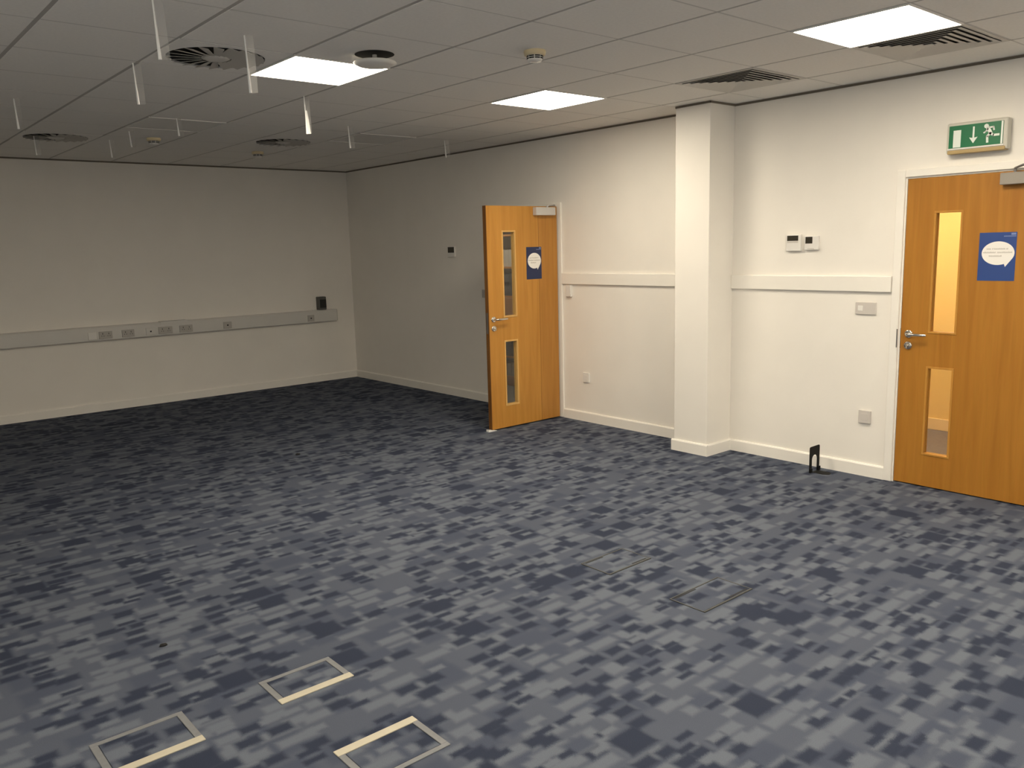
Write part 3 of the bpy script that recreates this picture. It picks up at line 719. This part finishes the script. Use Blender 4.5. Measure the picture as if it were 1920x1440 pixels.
def plate(y0, y1, z0, z1, label, cat='switch', kind='blank', m='grey_plastic', d=0.012):
    o = thing('wall_switch' if cat == 'switch' else 'wall_socket', (0, (y0+y1)/2, z0), label, cat)
    part('plate', wbox(y0, y1, z0, z1, 0.0004, d), m, o)
    cy, cz = (y0+y1)/2, (z0+z1)/2
    if kind == 'rocker':
        part('rocker', wbox(y1-0.055, y1-0.020, cz-0.018, cz+0.018, d-0.002, d+0.003, 0.001), 'white_plastic', o)
    elif kind == 'blank':
        part('insert', wbox(cy-0.025, cy+0.025, cz-0.025, cz+0.025, d-0.002, d+0.0015, 0.001), m, o)
    return o
plate(-7.118, -6.970, 1.146, 1.232, 'wide grey double switch plate below the dado board beside the exit door', 'switch', 'rocker')
plate(-7.114, -7.026, 0.380, 0.474, 'single grey socket plate low on the wall beside the exit door', 'socket', d=0.016)
plate(-4.376, -4.296, 0.380, 0.474, 'single white socket plate low on the wall right beside the open door', 'socket', m='white_plastic', d=0.014)
plate(-4.158, -4.094, 1.190, 1.300, 'narrow white box fixed under the dado board beside the open door', 'switch', 'none', 'white_plastic', 0.028)
plate(-2.870, -2.782, 1.142, 1.230, 'grey switch plate half hidden behind the open door', 'switch', 'blank', 'trunk_plate')

# ------------------------------------------------------------------ cable trunking on the back wall
TZ0, TZ1, TX1, TD = 0.788, 0.936, -0.292, 0.082
o = thing('cable_trunking', (-2.4, 0, TZ0), 'long grey plastic cable trunking along the back wall', 'cable trunking')
pr = [(-0.0004, TZ0), (-TD, TZ0), (-TD, TZ1-0.012), (-TD+0.012, TZ1), (-0.0004, TZ1)]
part('body', MB().prism(pr, lambda y, z: (XL+0.001, y, z), lambda y, z: (TX1-0.004, y, z)), 'trunking_plastic', o)
part('end_cap', MB().prism([(y_*1.03 if y_ < -.01 else y_, z_) for y_, z_ in pr], lambda y, z: (TX1-0.004, y, z), lambda y, z: (TX1, y, z)), 'trunk_plate', o)
part('lid', MB().box(XL+0.002, TX1-0.006, -TD-0.003, -TD, TZ0+0.018, TZ1-0.030, 0.001), 'trunking_plastic', o)
part('raised_cover', MB().box(-2.535, -2.225, -TD-0.006, -TD+0.03, TZ1-0.028, TZ1+0.006, 0.001), 'trunking_plastic', o)
part('cover_gap', MB().box(-2.53, -2.23, -TD+0.031, -0.002, TZ1+0.0003, TZ1+0.004), 'slot_black', o)
SK = [(-3.30, -3.215, 'white_plastic', 'pale blank plate at the end of the row of trunking sockets away from the corner', 'blank'),
      (-3.19, -3.055, 'trunk_plate', 'grey double socket on the trunking beside the pale blank plate', 'sock'),
      (-2.955, -2.825, 'trunk_plate', 'grey double socket on the trunking between other grey sockets', 'sock'),
      (-2.70, -2.60, 'trunking_plastic', 'pale data outlet on the trunking between grey double sockets', 'data'),
      (-2.565, -2.41, 'trunk_plate', 'grey double socket under the raised trunking cover, farther from the corner box', 'sock'),
      (-2.33, -2.18, 'trunk_plate', 'grey double socket under the raised trunking cover, nearer the corner box', 'sock'),
      (-1.815, -1.715, 'trunk_plate', 'grey data outlet alone on the trunking', 'data'),
      (-0.72, -0.63, 'trunk_plate', 'grey data outlet on the trunking below the black corner box', 'data')]
for x0, x1, m_, lab, kd in SK:
    z0, z1 = TZ0+0.014, TZ0+0.094
    o = thing('trunking_socket', ((x0+x1)/2, -TD-0.003, z0), lab, 'socket', 'outlets on the trunking')
    yf = -TD-0.0032
    part('plate', MB().box(x0, x1, yf-0.012, yf, z0, z1, 0.003), m_, o)
    if kd == 'sock':
        for cx_ in (x0+(x1-x0)*.27, x0+(x1-x0)*.73):
            for dx, dz, wz in ((0, 0.016, 0.008), (-0.011, -0.008, 0.004), (0.011, -0.008, 0.004)):
                part('pin_hole', MB().box(cx_+dx-0.003, cx_+dx+0.003, yf-0.0125, yf-0.0115, (z0+z1)/2+dz-wz, (z0+z1)/2+dz+wz), 'slot_black', o)
    elif kd == 'data':
        part('port', MB().box((x0+x1)/2-0.009, (x0+x1)/2+0.009, yf-0.0125, yf-0.0115, (z0+z1)/2-0.008, (z0+z1)/2+0.008), 'slot_black', o)
bx0, bx1, bz0, bz1, bd = -0.545, -0.440, TZ1+0.0006, 1.105, 0.085
o = thing('control_box', ((bx0+bx1)/2, 0, bz0), 'dark grey box with black front standing on the trunking near the corner', 'control box')
part('housing', MB().box(bx0, bx1, -bd, -0.0004, bz0, bz1, 0.008), 'box_grey', o)
part('front_panel', MB().box(bx0+0.012, bx1-0.004, -bd-0.003, -bd+0.002, bz0+0.028, bz1-0.034, 0.001), 'box_black', o, 'black front panel')

# ------------------------------------------------------------------ floor boxes
def floor_box(x0, x1, y0, y1, edge, worn, label):
    o = thing('floor_box', ((x0+x1)/2, (y0+y1)/2, 0), label, 'floor box', 'carpeted floor socket boxes')
    rm = 'rim_worn' if worn else 'box_rim'; em = 'rim_worn' if worn else 'box_edge'
    t, h, wd = 0.021, 0.005, 0.036
    if worn: t = 0.006; wd = 0.010
    wy = (y0, y0+wd) if edge < 0 else (y1-wd, y1)
    oy = (y1-t, y1) if edge < 0 else (y0, y0+(t if not worn else t))
    part('wide_rim', MB().box(x0, x1, wy[0], wy[1], 0.0003, h, 0.0015), em, o, 'wide cream edge' if not worn else None)
    part('rim', MB().box(x0, x1, oy[0], oy[1], 0.0003, h*.8, 0.0012), rm, o)
    lo, hi = (wy[1], oy[0]) if edge < 0 else (oy[1], wy[0])
    part('rim', MB().box(x0, x0+t*1.15, lo, hi, 0.0003, h*.8, 0.0012), rm, o)
    part('rim', MB().box(x1-t*1.15, x1, lo, hi, 0.0003, h*.8, 0.0012), rm, o)
    part('lid', MB().box(x0+t*1.3, x1-t*1.3, lo+0.003, hi-0.003, 0.0003, 0.0028), 'carpet', o, 'carpet-covered lid')
    if worn:
        xm = (x0+x1)/2
        part('finger_slot', MB().box(x0+0.02, xm-0.01, hi-0.015, hi-0.006, 0.0028, 0.0033), 'slot_black', o)
        part('finger_slot', MB().box(xm+0.03, x1-0.02, lo+0.006, lo+0.015, 0.0028, 0.0033), 'slot_black', o)
floor_box(-4.415, -4.108, -7.052, -6.840, -1, False, 'cream-edged floor box beside the turned one, nearer the trunking wall')
floor_box(-5.030, -4.712, -7.082, -6.838, -1, False, 'cream-edged floor box standing apart toward the side windows')
floor_box(-4.420, -4.100, -7.690, -7.455, 1, False, 'floor box with its cream edge turned toward the trunking wall')
floor_box(-2.625, -2.300, -7.060, -6.850, -1, True, 'dull carpet-coloured floor box out in the carpet, farther from the rear wall')
floor_box(-2.640, -2.260, -7.660, -7.455, -1, True, 'dull carpet-coloured floor box out in the carpet, nearer the rear wall')

# specks of black fluff
def fluff(x, y, r, label):
    bm = bmesh.new(); bmesh.ops.create_icosphere(bm, subdivisions=2, radius=r)
    for v in bm.verts:
        v.co *= random.uniform(0.7, 1.15); v.co.z = v.co.z*0.45
    zmin = min(v.co.z for v in bm.verts)
    mb = MB().add([(x+v.co.x*1.4, y+v.co.y, v.co.z-zmin+0.0003) for v in bm.verts], [[v.index for v in f.verts] for f in bm.faces], True); bm.free()
    single('fluff_scrap', mb, 'dark_fluff', (x, y, 0), label, 'scrap')
fluff(-4.585, -6.248, 0.013, 'tiny black scrap on the carpet beyond the cream-edged floor boxes')
fluff(-2.598, -3.491, 0.016, 'tiny black scrap on the dark carpet in the dim end')

# ------------------------------------------------------------------ bookend by the wall
kx0, kx1, ky, kh = -0.205, -0.068, -6.772, 0.190
o = thing('bookend', ((kx0+kx1)/2, ky, 0), 'black metal bookend with arched cut-out standing by the skirting board', 'bookend')
def plate_arch(x0, x1, h, inner, top):
    xm = (x0+x1)/2; iw = inner/2; pts = [(x0, 0.002), (x0+((x1-x0)/2-iw), 0.002)]
    pts += [(xm-iw, top-iw)] + [(xm-iw*math.cos(PI*i/12), top-iw+iw*math.sin(PI*i/12)) for i in range(1, 12)] + [(xm+iw, top-iw), (xm+iw, 0.002), (x1, 0.002)]
    cr_ = 0.014
    pts += [(x1-cr_+cr_*math.cos(PI/2*i/5), h-cr_+cr_*math.sin(PI/2*i/5)) for i in range(6)] + [(x0+cr_-cr_*math.sin(PI/2*i/5), h-cr_+cr_*math.cos(PI/2*i/5)) for i in range(6)]
    return pts
part('upright', MB().prism(plate_arch(kx0, kx1, kh, 0.070, 0.125), lambda a, z: (a, ky-0.0012, z), lambda a, z: (a, ky+0.0012, z)), 'black_metal', o)
for fx in (kx0, kx1-0.026):
    part('foot', MB().box(fx, fx+0.026, ky-0.012, ky+0.0012, 0.0004, 0.03), 'black_metal', o)
xm = (kx0+kx1)/2
part('tongue', MB().prism([(xm-0.041, ky), (xm+0.041, ky), (xm+0.041, ky-0.085)]+[(xm+0.041*math.cos(PI*i/10), ky-0.085-0.041*math.sin(PI*i/10)) for i in range(1, 10)]+[(xm-0.041, ky-0.085)],
     lambda a, y: (a, y, 0.0004), lambda a, y: (a, y, 0.0022)), 'black_metal', o)

# ------------------------------------------------------------------ bookcase in the store room
BX0, BX1, BY0, BY1 = 0.85, 1.17, -3.36, -1.25
o = thing('bookcase', ((BX0+BX1)/2, (BY0+BY1)/2, 0), 'beech bookcase of dark files seen through the open door', 'bookcase')
part('side_panel', MB().box(BX0, BX1, BY0, BY0+0.022, 0, 1.96), 'shelf_wood', o)
part('side_panel', MB().box(BX0, BX1, BY1-0.022, BY1, 0, 1.96), 'shelf_wood', o)
part('back_panel', MB().box(BX1-0.008, BX1, BY0+0.022, BY1-0.022, 0, 1.96), 'file_grey', o)
for z in (0.10, 0.345, 0.60, 1.075, 1.42, 1.80, 1.938):
    part('shelf', MB().box(BX0, BX1-0.009, BY0+0.0225, BY1-0.0225, z, z+0.022), 'shelf_wood', o)
part('drawer_front', MB().box(BX0-0.018, BX0-0.0005, BY0+0.004, BY1-0.004, 0.845, 1.072, 0.002), 'shelf_wood', o)
part('plinth', MB().box(BX0+0.02, BX0+0.04, BY0+0.0225, BY1-0.0225, 0, 0.0995), 'shelf_wood', o)
def files(z, h, ms, d, what, where):
    y = BY0+0.03; k = 0
    while y < BY1-0.11:
        t = [0.068, 0.078, 0.072][k % 3]; m_ = ms[k % len(ms)]
        if not (y < -2.98 or -2.80 < y < -1.70): y += t+0.002; k += 1; continue
        f = single('box_file', MB().box(BX0+d, BX0+d+0.26, y, y+t, z+0.0226, z+0.0226+h*(1-0.03*(k % 2)), 0.002), m_, (BX0+d+.13, y+t/2, z+0.0226),
                   '%s on the %s shelf of the bookcase' % (what, where), 'file', 'files on the %s shelf of the bookcase' % where)
        y += t+0.002; k += 1
files(0.345, 0.19, ['file_dark'], 0.01, 'black upright file', 'second lowest')
files(0.60, 0.20, ['file_dark'], 0.01, 'black upright file', 'middle')
files(1.075, 0.26, ['file_dark'], 0.01, 'black upright file', 'drawer-top')
files(1.42, 0.20, ['file_pale'], 0.02, 'pale upright file', 'second highest')
files(0.10, 0.16, ['file_grey'], 0.01, 'brown grey upright file', 'lowest')
